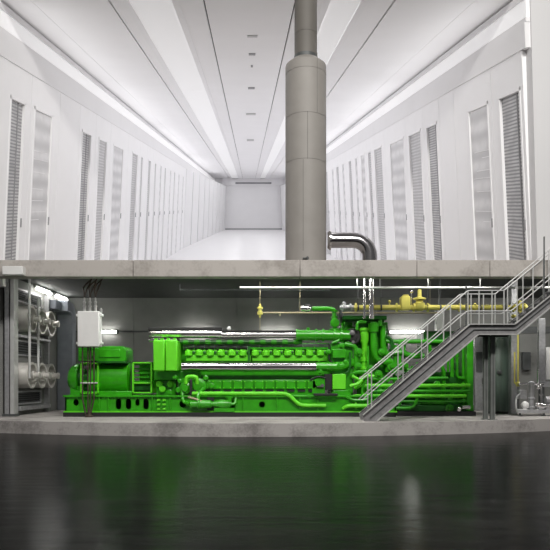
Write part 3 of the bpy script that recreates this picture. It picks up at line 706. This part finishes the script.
# ------------------------------------------------------------------ right-hand plant
a = at(503, 414, 25.4)
Kt = thing('storage_tank', 'dark green upright tank behind the stair columns', 'tank', (a.x, 26.0, PZ))
m = MB(); m.lathe((a.x, 26.0, PZ+.1), (0,0,1), [(0,.42),(.02,.5),(3.2,.5),(3.35,.42),(3.42,.2),(3.45,.02)], 32); m.build('tank_shell', 'tank', Kt)
m = MB(); m.lathe((a.x, 26.0, PZ), (0,0,1), [(0,.45),(.12,.45)], 32); m.build('skirt', 'black', Kt)
m = MB(); m.lathe((a.x-.12, 25.5, ZZ(372,25.5)), (0,-1,0), [(0,.1),(.06,.1),(.07,.05),(.16,.05)], 14); m.build('sight_port', 'darksteel', Kt)
a = at(513.3, 414, 25.2)
m = MB(); m.box(a.x-.12, a.x+.12, 25.1, 25.4, PZ, CE-.04); m.build('steel_column', 'steel', bevel=.01, label='grey steel column right of the dark green tank', category='column')
a = at(479, 414, 26.2)
Cb = thing('control_cabinet', 'grey upright cabinet between the green pipework and the tank', 'cabinet', (a.x, 26.4, PZ))
m = MB(); m.pbox(474.8, 483.8, 336, 410.5, 26.2, 26.8); m.build('cabinet_body', 'steel', Cb, bevel=.02)
m = MB(); m.pbox(476.5, 482.5, 352, 372, 26.16, 26.2); m.build('vent_panel', 'darksteel', Cb)
m = MB(); m.tube([at(482.5,378,26.15), at(482.5,384,26.15)], .02, 6); m.build('handle', 'chrome', Cb)
# white column cladding near the back wall behind the stair
m = MB(); m.pbox(437, 443, 309, 331, 26.6, 27.0); m.build('hanging_box', 'white', bevel=.02, label='pale upright box hanging behind the stair below the gas pipe', category='box')
m = MB(); a = at(440,309,26.8); m.tube([a+Vector((0,.2,0)), (a.x, 27.0, CE-.04)], .02, 6); m.build('suspension_rod', 'steel', label='thin rod from the ceiling to the pale box behind the stair', category='rod')
# yellow drop pipe
m = MB(); m.tube([at(518,340,24.6), at(518,383.5,24.6)], .034, 10); m.tube([at(514.6,352,24.7), at(514.6,384,24.7), at(520,384,24.6)], .034, 10, .1); m.lathe(at(516.5,384,24.6), (1,0,0), [(0,.1),(.1,.1)], 12)
m.tube([at(518,340,24.6), at(518,318,24.4), at(521,312,24.3)], .034, 10, .1)
m.build('gas_drop_pipe', 'yellow', label='pair of thin yellow pipes dropping to the pump skid at right', category='pipe')
# steel goal-post frame at far right
a = at(542, 390, 24.9)
Fr = thing('equipment_frame', 'grey steel frame with a pale panel at the right edge', 'frame', (a.x, 25.0, ZZ(387,24.9)))
m = MB(); m.pbox(539, 545.5, 318, 387, 24.9, 25.1); m.build('upright', 'steel', Fr, bevel=.01)
m = MB(); m.pbox(539, 600, 381.5, 387, 24.85, 25.1); m.build('bottom_rail', 'steel', Fr, bevel=.01)
m = MB(); m.pbox(546.5, 590, 347, 379.5, 24.95, 25.05); m.build('panel', 'white', Fr, bevel=.01)
m = MB(); m.pbox(586, 592, 318, 416, 24.9, 25.1); m.build('upright', 'steel', Fr, bevel=.01)
m = MB(); m.pbox(540, 544.5, 387, 413.5, 24.92, 25.08); m.build('leg', 'darksteel', Fr)
m = MB(); m.pbox(523, 531, 352, 370, YB-.25, YB-.02); m.build('wall_cabinet', 'darksteel', bevel=.02, label='small dark box on the back wall behind the pump skid', category='box')
m = MB(); m.pbox(516, 640, 326.5, 333, 27.2, 27.5); m.box(XX(640,27.2)-.2, XX(640,27.2), 27.2, 27.5, PZ, ZZ(326.5,27.2)); m.box(XX(516,27.2), XX(516,27.2)+.15, 27.2, 27.5, PZ, ZZ(326.5,27.2)); m.build('cross_beam', 'darksteel', label='dark beam frame across the right end of the room', category='beam')
# pump skid
Yp = 23.9
a = at(535, 415, Yp)
S = thing('pump_skid', 'skid of silver pumps and valves below the yellow drop pipes', 'pump', (a.x, Yp+.3, PZ))
m = MB(); m.pbox(518, 590, 410.2, 413.2, Yp, Yp+.15); m.pbox(518, 590, 409, 411, Yp+.7, Yp+.85); m.box(XX(518,Yp), XX(590,Yp), Yp, Yp+.8, ZZ(411,Yp), ZZ(410,Yp))
m.build('base_frame', 'steel', S, bevel=.01)
for p in (521, 545, 570):
    m = MB(); x = XX(p, Yp); m.lathe((x, Yp+.1, PZ), (0,0,1), [(0,.09),(.03,.09),(.04,.04),(ZZ(412.5,Yp)-PZ,.04)], 10); m.build('foot', 'darksteel', S)
m = MB(); m.ball(at(525,405,Yp+.2), .15); m.lathe(at(525,410,Yp+.2), (0,0,1), [(0,.1),(.1,.07)], 12); m.build('expansion_vessel', 'white', S)
m = MB(); m.lathe(at(531.5,410,Yp+.3), (0,0,1), [(0,.12),(.1,.14),(.15,.09),(.4,.09),(.42,.13),(.48,.13),(.5,.1),(.95,.1),(1.0,.13),(1.08,.13),(1.12,.03)], 18); m.build('vertical_pump', 'steel', S)
m = MB(); m.lathe(at(537.5,406,Yp+.15), (1,0,0), [(0,.03),(.03,.12),(.22,.12),(.24,.07),(.5,.07),(.52,.13),(.9,.13),(.95,.08)], 18); m.ball(at(538,405,Yp+.1), .11); m.build('horizontal_pump', 'chrome', S)
m = MB(); m.tube([at(519,384,Yp+.3), at(544,384,Yp+.3)], .045, 10); m.tube([at(541,384,Yp+.25), at(541,408,Yp+.25)], .045, 10); m.lathe(at(541,396,Yp+.25), (0,0,1), [(0,.08),(.08,.08)], 12); m.ball(at(538.3,387,Yp+.2), .09); m.tube([at(538.3,384,Yp+.2), at(538.3,370,Yp+.3)], .035, 8); m.build('suction_pipe', 'chrome', S)
m = MB(); m.pbox(519.5, 527, 390, 399, Yp+.3, Yp+.6); m.build('controller_box', 'steel', S, bevel=.02)
m = MB(); m.lathe(at(545,400,Yp+.2), (1,0,0), [(0,.06),(.02,.14),(.6,.14),(.64,.05)], 18); m.pbox(546,556,404,410,Yp+.1,Yp+.5); m.build('pump_motor', 'steel', S)
m = MB(); m.tube([at(517,411,Yp+.1), at(515.5,404,Yp+.1), at(517,396,Yp+.2), at(520,394,Yp+.3)], .03, 8, .15); m.build('hose', 'rail', S)

# ------------------------------------------------------------------ white server aisle above, on the ledge and a rising floor
HL, HR, WC, HF = 10.1, 10.7, 8.2, 6.5      # half widths, ceiling and floor about the aisle axis
AX, SL = -26/F, 175/F                       # the axis drifts left and climbs
YE, YD = 178., 38.4                         # end wall, end of the level deck
KL = .0044                                  # both rows lean slightly inwards as they rise
def A(u, w, Y): return Vector((u*(1-KL*(w-.3)) + AX*Y, Y, EYE + SL*Y + w))
def fl(Y): return max(ST, EYE + SL*Y - HF)
def abox(m, u0, u1, w0, w1, Y0, Y1):
    if u1 < u0: u0, u1 = u1, u0
    c = lambda u, w, Y: A(u, w, Y)
    return m.hexa([c(u0,w0,Y0),c(u1,w0,Y0),c(u1,w0,Y1),c(u0,w0,Y1),c(u0,w1,Y0),c(u1,w1,Y0),c(u1,w1,Y1),c(u0,w1,Y1)])
def fbox(m, u0, u1, w1, Y0, Y1, lift=0.):
    if u1 < u0: u0, u1 = u1, u0
    def b(u, Y): return A(u, fl(Y)+lift-EYE-SL*Y, Y)
    return m.hexa([b(u0,Y0),b(u1,Y0),b(u1,Y1),b(u0,Y1),A(u0,w1,Y0),A(u1,w1,Y0),A(u1,w1,Y1),A(u0,w1,Y1)])
m = MB(); m.hexa([A(-14,-HF-.3,YD),A(14.5,-HF-.3,YD),A(14.5,-HF-.3,YE),A(-14,-HF-.3,YE),A(-14,-HF,YD),A(14.5,-HF,YD),A(14.5,-HF,YE),A(-14,-HF,YE)])
struct(m, 'floor_aisle', 'cfloor')
# ceiling of long panels with open joints, light troughs left free
m = MB(); YC = 24.2
gp = .035
CK = 1/(1-KL*(WC-.3))
for u0, u1, g0, g1 in ((-HL+.0,-8.66,.05,.008),(-8.66,-5.56,.008,.05),(-5.56,-5.0,.03,0),(-2.86,-1.8,0,.03),(-1.8,1.85,.03,.03),(1.85,3.03,.03,0),(4.67,5.78,0,.03),(5.78,8.98,.05,.008),(8.98,HR,.008,.05)):
    abox(m, (u0+g0)*CK, (u1-g1)*CK, WC, WC+.12, YC, YE)
struct(m, 'ceiling_aisle', 'cceil')
m = MB(); abox(m, -HL-2.5, HR+2.5, WC+.16, WC+.4, YC, YE); struct(m, 'ceiling_backing', 'seam')
for u0, u1, side in ((-5.03*CK,-2.83*CK,'left'),(3.0*CK,4.7*CK,'right')):
    for k, (ya, yb) in enumerate(((24.2,44),(44,70),(70,110),(110,177))):
        t = thing('ceiling_light', 'long white light panel in the %s ceiling trough, %s' % (side, ('nearest the chimney top','second from the front','third from the front','deepest by the end wall')[k]), 'lamp', A((u0+u1)/2, WC, (ya+yb)/2), 'ceiling light panels')
        m = MB(); abox(m, u0+.25, u1-.25, WC+.03, WC+.08, ya+.03, yb-.03); m.build('diffuser', 'strip', t)
        m = MB(); abox(m, u0-.05, u0+.25, WC-.02, WC+.1, ya, yb); abox(m, u1-.25, u1+.05, WC-.02, WC+.1, ya, yb); m.build('frame', 'cwhite', t)
# small ceiling fittings
for y, w, lb in ((36,5.2,'pale flat'),(54,3.4,'dark slotted'),(66,1.0,'tiny dark'),(88,3.4,'small dark'),(114,5.0,'wide grey'),(140,3.6,'wide pale')):
    Y = WC*F/(207-y); k = Y/F
    m = MB(); c = A(.17, WC, Y)
    abox(m, .17-w*k, .17+w*k, WC-.03, WC, Y-Y*Y/5600, Y+Y*Y/5600)
    o = m.build('ceiling_vent', 'gseam' if 'dark' in lb else 'ceilfit', label='%s ceiling fitting, %s along the centre of the white ceiling' % (lb, {36:'first',54:'second',66:'third',88:'fourth',114:'fifth',140:'last'}[y]), category='vent', group='ceiling fittings')
# upper walls with cove lights
def wall_side(s, Hh, name, Ys):
    m = MB()
    abox(m, s*(Hh-.04), s*(Hh+1.3), 6.0, 6.95, Ys, YE)          # bulkhead over the cabinets
    abox(m, s*(Hh+.02), s*(Hh+1.3), 6.97, 7.15, Ys, YE)
    abox(m, s*(Hh+.02), s*(Hh+1.3), 7.85, WC-.09, Ys, YE)
    struct(m, 'wall_'+name, 'cwall')
    m = MB(); fbox(m, s*(Hh+1.25), s*(Hh+1.6), WC+.3, Ys, YE); struct(m, 'wall_'+name, 'cwall')
    for k, (ya, yb) in enumerate(((Ys,48),(48,90),(90,YE))):
        t = thing('cove_light', 'pale light strip in the cove above the %s cabinets, %s' % (name, ('front length','middle length','far length')[k]), 'lamp', A(s*(Hh+.1),7.15,(ya+yb)/2), 'cove lights')
        m = MB(); abox(m, s*(Hh+.06), s*(Hh+.2), 7.16, 7.84, ya+.02, yb-.02); m.build('diffuser', 'cove', t)
wall_side(-1, HL, 'left', 23.5); wall_side(1, HR, 'right', 23.3)
# front pier at right and flanking fascia
m = MB(); a, b = A(HR,ST-EYE-SL*23.75,23.75).x, A(HR,9,23.75).x; m.hexa([(a,23.2,ST),(30,23.2,ST),(30,23.78,ST),(a,23.78,ST),(b,23.2,26),(30,23.2,26),(30,23.78,26),(b,23.78,26)]); struct(m, 'wall_front_right', 'pier')
m = MB(); x = A(-HL,0,24).x; m.box(-30, x-.25, 23.4, 23.95, ST-.02, 26); struct(m, 'wall_front_left.001', 'pier')
m = MB(); m.box(-13, 12, 24.2, 24.5, A(0,WC,24.2).z+.45, 26); struct(m, 'wall_header', 'pier')
# end wall, its grille and skirting; tapered side walls beyond the cabinets
m = MB(); abox(m, -12, 13, -HF, WC, YE, YE+.5); struct(m, 'wall_end', 'cwall')
m = MB(); abox(m, -4.0, 6.6, 6.6, 7.1, YE-.5, YE-.05); m.build('air_grille', 'gseam', label='dark slot grille over the far end wall of the white aisle', category='grille')
m = MB(); abox(m, -8, 10, 6.2, WC, YE-.4, YE-.02); struct(m, 'trim_end', 'cceil')
m = MB(); abox(m, -6.6, 9.2, -HF, -HF+.35, YE-.2, YE); struct(m, 'baseboard_end', 'gseam')
def taper(s, ua, ub, Ya):
    m = MB(); n = 9
    for k in range(n):
        f0, f1 = k/n, (k+1)/n - .012
        ya, yb = Ya+(YE-Ya)*f0, Ya+(YE-Ya)*f1
        u0, u1 = ua+(ub-ua)*f0, ua+(ub-ua)*f1
        m.hexa([A(u0,-HF,ya),A(u0+s*.5,-HF,ya),A(u1+s*.5,-HF,yb),A(u1,-HF,yb),A(u0,6.0,ya),A(u0+s*.5,6.0,ya),A(u1+s*.5,6.0,yb),A(u1,6.0,yb)])
    struct(m, 'wall_far_'+('left' if s < 0 else 'right'), 'cwall')
taper(-1, -HL, -6.7, 98.); taper(1, HR, 9.2, 98.)

# server cabinets: (edge px, edge px, door px, door px, finish, height slope)
ORD = ['first','second','third','fourth','fifth','sixth','seventh','eighth','ninth','tenth','eleventh','twelfth','thirteenth','fourteenth','fifteenth','sixteenth']
DESC = {'meshdark':'dark mesh door','meshmid':'grey mesh door','meshpale':'pale glass door',None:'plain blank front'}
def cabinet(s, Hh, pa, pb, da, db, fin, idx, top):
    yy = lambda p: Hh*F/abs(p-249)
    Y0, Y1 = sorted((yy(pa), yy(pb)))
    side = 'left' if s < 0 else 'right'
    Yc_ = (Y0+Y1)/2; base = A(s*(Hh+.6), 0, Yc_); base.z = fl(Yc_)
    t = thing('server_cabinet', 'tall white server cabinet with %s, %s from the front in the %s row' % (DESC[fin], ORD[idx], side), 'cabinet', base, 'server cabinets of the %s row' % side)
    m = MB(); g = .015
    if fin:
        D0, D1 = sorted((yy(da), yy(db)))
        fbox(m, s*(Hh+.3), s*(Hh+1.2), 6.0, Y0+g, Y1-g)           # carcass set back behind the door
        fbox(m, s*Hh, s*(Hh+.3), 6.0, Y0+g, D0); fbox(m, s*Hh, s*(Hh+.3), 6.0, D1, Y1-g)
        abox(m, s*Hh, s*(Hh+.3), top, 6.0, D0, D1)
    else:
        fbox(m, s*Hh, s*(Hh+1.2), 6.0, Y0+g, Y1-g)
    m.build('cabinet_body', 'cwhite', t)
    if fin:
        rec = .10 if fin != 'meshpale' else .05
        m = MB(); fbox(m, s*(Hh+rec), s*(Hh+rec+.05), top, D0+.02, D1-.02, .02); d = m.build('door', fin, t)
        m = MB(); w = min(.12, (D1-D0)*.1)
        fbox(m, s*(Hh-.02), s*(Hh+rec), top+.05, D0, D0+w); fbox(m, s*(Hh-.02), s*(Hh+rec), top+.05, D1-w, D1)
        abox(m, s*(Hh-.02), s*(Hh+rec), top-.1, top+.05, D0, D1); m.build('door_frame', 'cceil', d)
        m = MB(); hY = D0+w*.5 if s > 0 else D1-w*.5
        abox(m, s*(Hh-.06), s*(Hh-.02), -.9, -.5, hY-.04, hY+.04); m.build('handle', 'gseam', d)
        if fin == 'meshpale' and Y0 < 40:
            m = MB()
            for k in range(7):
                w0 = top-1.9-k*.55+random.uniform(-.25,.25)
                if A(0,w0,Y0).z > ST+.3: abox(m, s*(Hh+rec-.015), s*(Hh+rec), w0, w0+.025, D0+.05+w, D1-.1-w-random.uniform(0,.5)*(D1-D0))
            m.build('shelf_edges', 'cwhite', d)
        if fin == 'meshdark' and Y0 < 40:
            m = MB(); ym = D0+(D1-D0)*(.62 if s < 0 else .25); fbox(m, s*(Hh+rec-.03), s*(Hh+rec), top, ym-.03, ym+.03, .02); m.build('mullion', 'gseam', d)
L = [(-14,27,6,21.5,'meshdark',4.62),(27,56,30.5,49,'meshpale',4.62),(56,76.5,0,0,None,0),(76.5,93,79,88.5,'meshdark',4.58),(93,108,96,104.5,'meshmid',4.58),(108,126,111,121,'meshpale',4.6),
     (126,138,130,135.8,'meshmid',4.7),(138,145,139,140.8,'meshdark',4.7),(145,151.5,146.5,149,'meshmid',4.7),(151.5,157,153,154.6,'meshmid',4.7),(157,162,158.5,160,'meshpale',4.7),(162,167,163,164.5,'meshmid',4.7),(167,171.5,168.5,169.8,'meshpale',4.7),(171.5,176,172.5,173.8,'meshmid',4.7),(176,180.5,177,178.2,'meshpale',4.7),(180.5,184.8,181.5,182.5,'meshpale',4.7)]
for i, (a, b, c, d, f, tp) in enumerate(L): cabinet(-1, HL, a, b, c, d, f, i, tp)
Rr = [(528.6,496,525.5,503,'meshdark',4.62),(496,458,492.5,472,'meshpale',4.62),(458,443,0,0,None,0),(443,426.5,440.5,429.5,'meshdark',4.75),(426.5,408.5,424,411.5,'meshmid',4.75),(408.5,387,406.5,392.5,'meshpale',4.75),(387,375.2,384.5,376.5,'meshmid',4.85),
      (375.2,368.5,373.5,370.2,'meshmid',4.85),(368.5,361,367,363,'meshpale',4.85),(361,355,359.5,357,'meshpale',4.85),(355,347,353.5,350.5,'meshmid',4.85),(347,341.5,346,344,'meshpale',4.85),(341.5,336.5,340.5,338,'meshmid',4.85),(336.5,331.5,335,333.5,'meshpale',4.85),(331.5,321,329,324,'meshmid',4.85)]
for i, (a, b, c, d, f, tp) in enumerate(Rr): cabinet(1, HR, a, b, c, d, f, i, tp)

# ------------------------------------------------------------------ light, camera, view
AISLE = 12.; BULK_FILL = 8.8
SC.cycles.diffuse_bounces = 14; SC.cycles.max_bounces = 18
w = bpy.data.worlds.new('hall'); SC.world = w; w.use_nodes = True
w.node_tree.nodes['Background'].inputs[0].default_value = (1, .985, .97, 1)
w.node_tree.nodes['Background'].inputs[1].default_value = .15
def area(name, loc, target, size, power, col=(1,1,1)):
    l = bpy.data.lights.new(name, 'AREA'); l.shape = 'RECTANGLE'; l.size, l.size_y = size; l.energy = power; l.color = col
    o = bpy.data.objects.new(name, l); COL.objects.link(o); o.location = loc
    o.rotation_euler = (Vector(target)-Vector(loc)).to_track_quat('-Z','Y').to_euler()
    return o
area('hall_ceiling_lamp', (6, 3, 19), (1, 24, 3.0), (5, 2), 4200, (1, .975, .94))
area('hall_ceiling_lamp', (-5, 3, 19), (-1, 24, 3.0), (5, 2), 2000, (1, .975, .94))
# lamps of the white aisle: one above each ceiling diffuser length
for u0, u1 in ((-5.03,-2.83),(3.0,4.7)):
    for ya, yb in ((24.6,36),(36,50),(50,68),(68,92),(92,122),(122,176)):
        yc = (ya+yb)/2; c = A((u0+u1)/2, WC+.02, yc); d = Vector((AX,1,SL)).normalized()
        l = bpy.data.lights.new('aisle_ceiling_lamp', 'AREA'); l.shape = 'RECTANGLE'; l.size = 1.4; l.size_y = (yb-ya)*.98; l.energy = AISLE*(yb-ya)
        o = bpy.data.objects.new('aisle_ceiling_lamp', l); COL.objects.link(o); o.location = c
        n = Vector((0, SL, -1)).normalized(); z = -n; y = d; x = y.cross(z).normalized()
        o.rotation_euler = Matrix((x, y, z)).transposed().to_euler()
for sd, hh in ((-1, HL), (1, HR)):  # unseen fills added at the bulkhead faces to brighten the ceiling
    for ya, yb in ((24.6,40),(40,62),(62,97),(97,150)):
        l = bpy.data.lights.new('bulkhead_fill', 'AREA'); l.shape = 'RECTANGLE'; l.size = .8; l.size_y = (yb-ya)*.98; l.energy = BULK_FILL*(yb-ya)
        o = bpy.data.objects.new('bulkhead_fill', l); COL.objects.link(o); o.location = A(sd*(hh-.08), 6.45, (ya+yb)/2)
        y = Vector((AX,1,SL)).normalized(); z = -Vector((-sd, 0, .12)); z = (z - y*z.dot(y)).normalized(); x = y.cross(z).normalized()
        o.rotation_euler = Matrix((x, y, z)).transposed().to_euler()
for x0_, x1_, Yl, pw in ((-9.4, -8.2, 23.1, 22), (-6.0, -2.5, 23.1, 75), (-2, 3.5, 23.1, 105), (4.5, 8, 23.1, 45), (10.4, 13, 23.1, 120), (8.6, 13, 27.0, 140), (-6.0, -2.5, 24.9, 50), (-1.5, 2.2, 24.9, 50)):
    o = area('room_unseen_lamp', ((x0_+x1_)/2, Yl, 5.75), ((x0_+x1_)/2, Yl+1.0, 1.5), (x1_-x0_, .15), pw, (1, .99, .95))  # unseen lights; outer ones added to brighten the drums and the right end
cam = bpy.data.cameras.new('camera'); co = bpy.data.objects.new('camera', cam); COL.objects.link(co)
co.location = (0, 0, EYE); co.rotation_euler = (math.pi/2, 0, 0)
cam.sensor_width = 36; cam.lens = 36*F/550; cam.shift_y = 107/550; cam.clip_end = 400
SC.camera = co
vs = SC.view_settings
vs.view_transform = 'Standard'; vs.look = 'None'; vs.exposure = 0; vs.gamma = 1; vs.use_curve_mapping = False
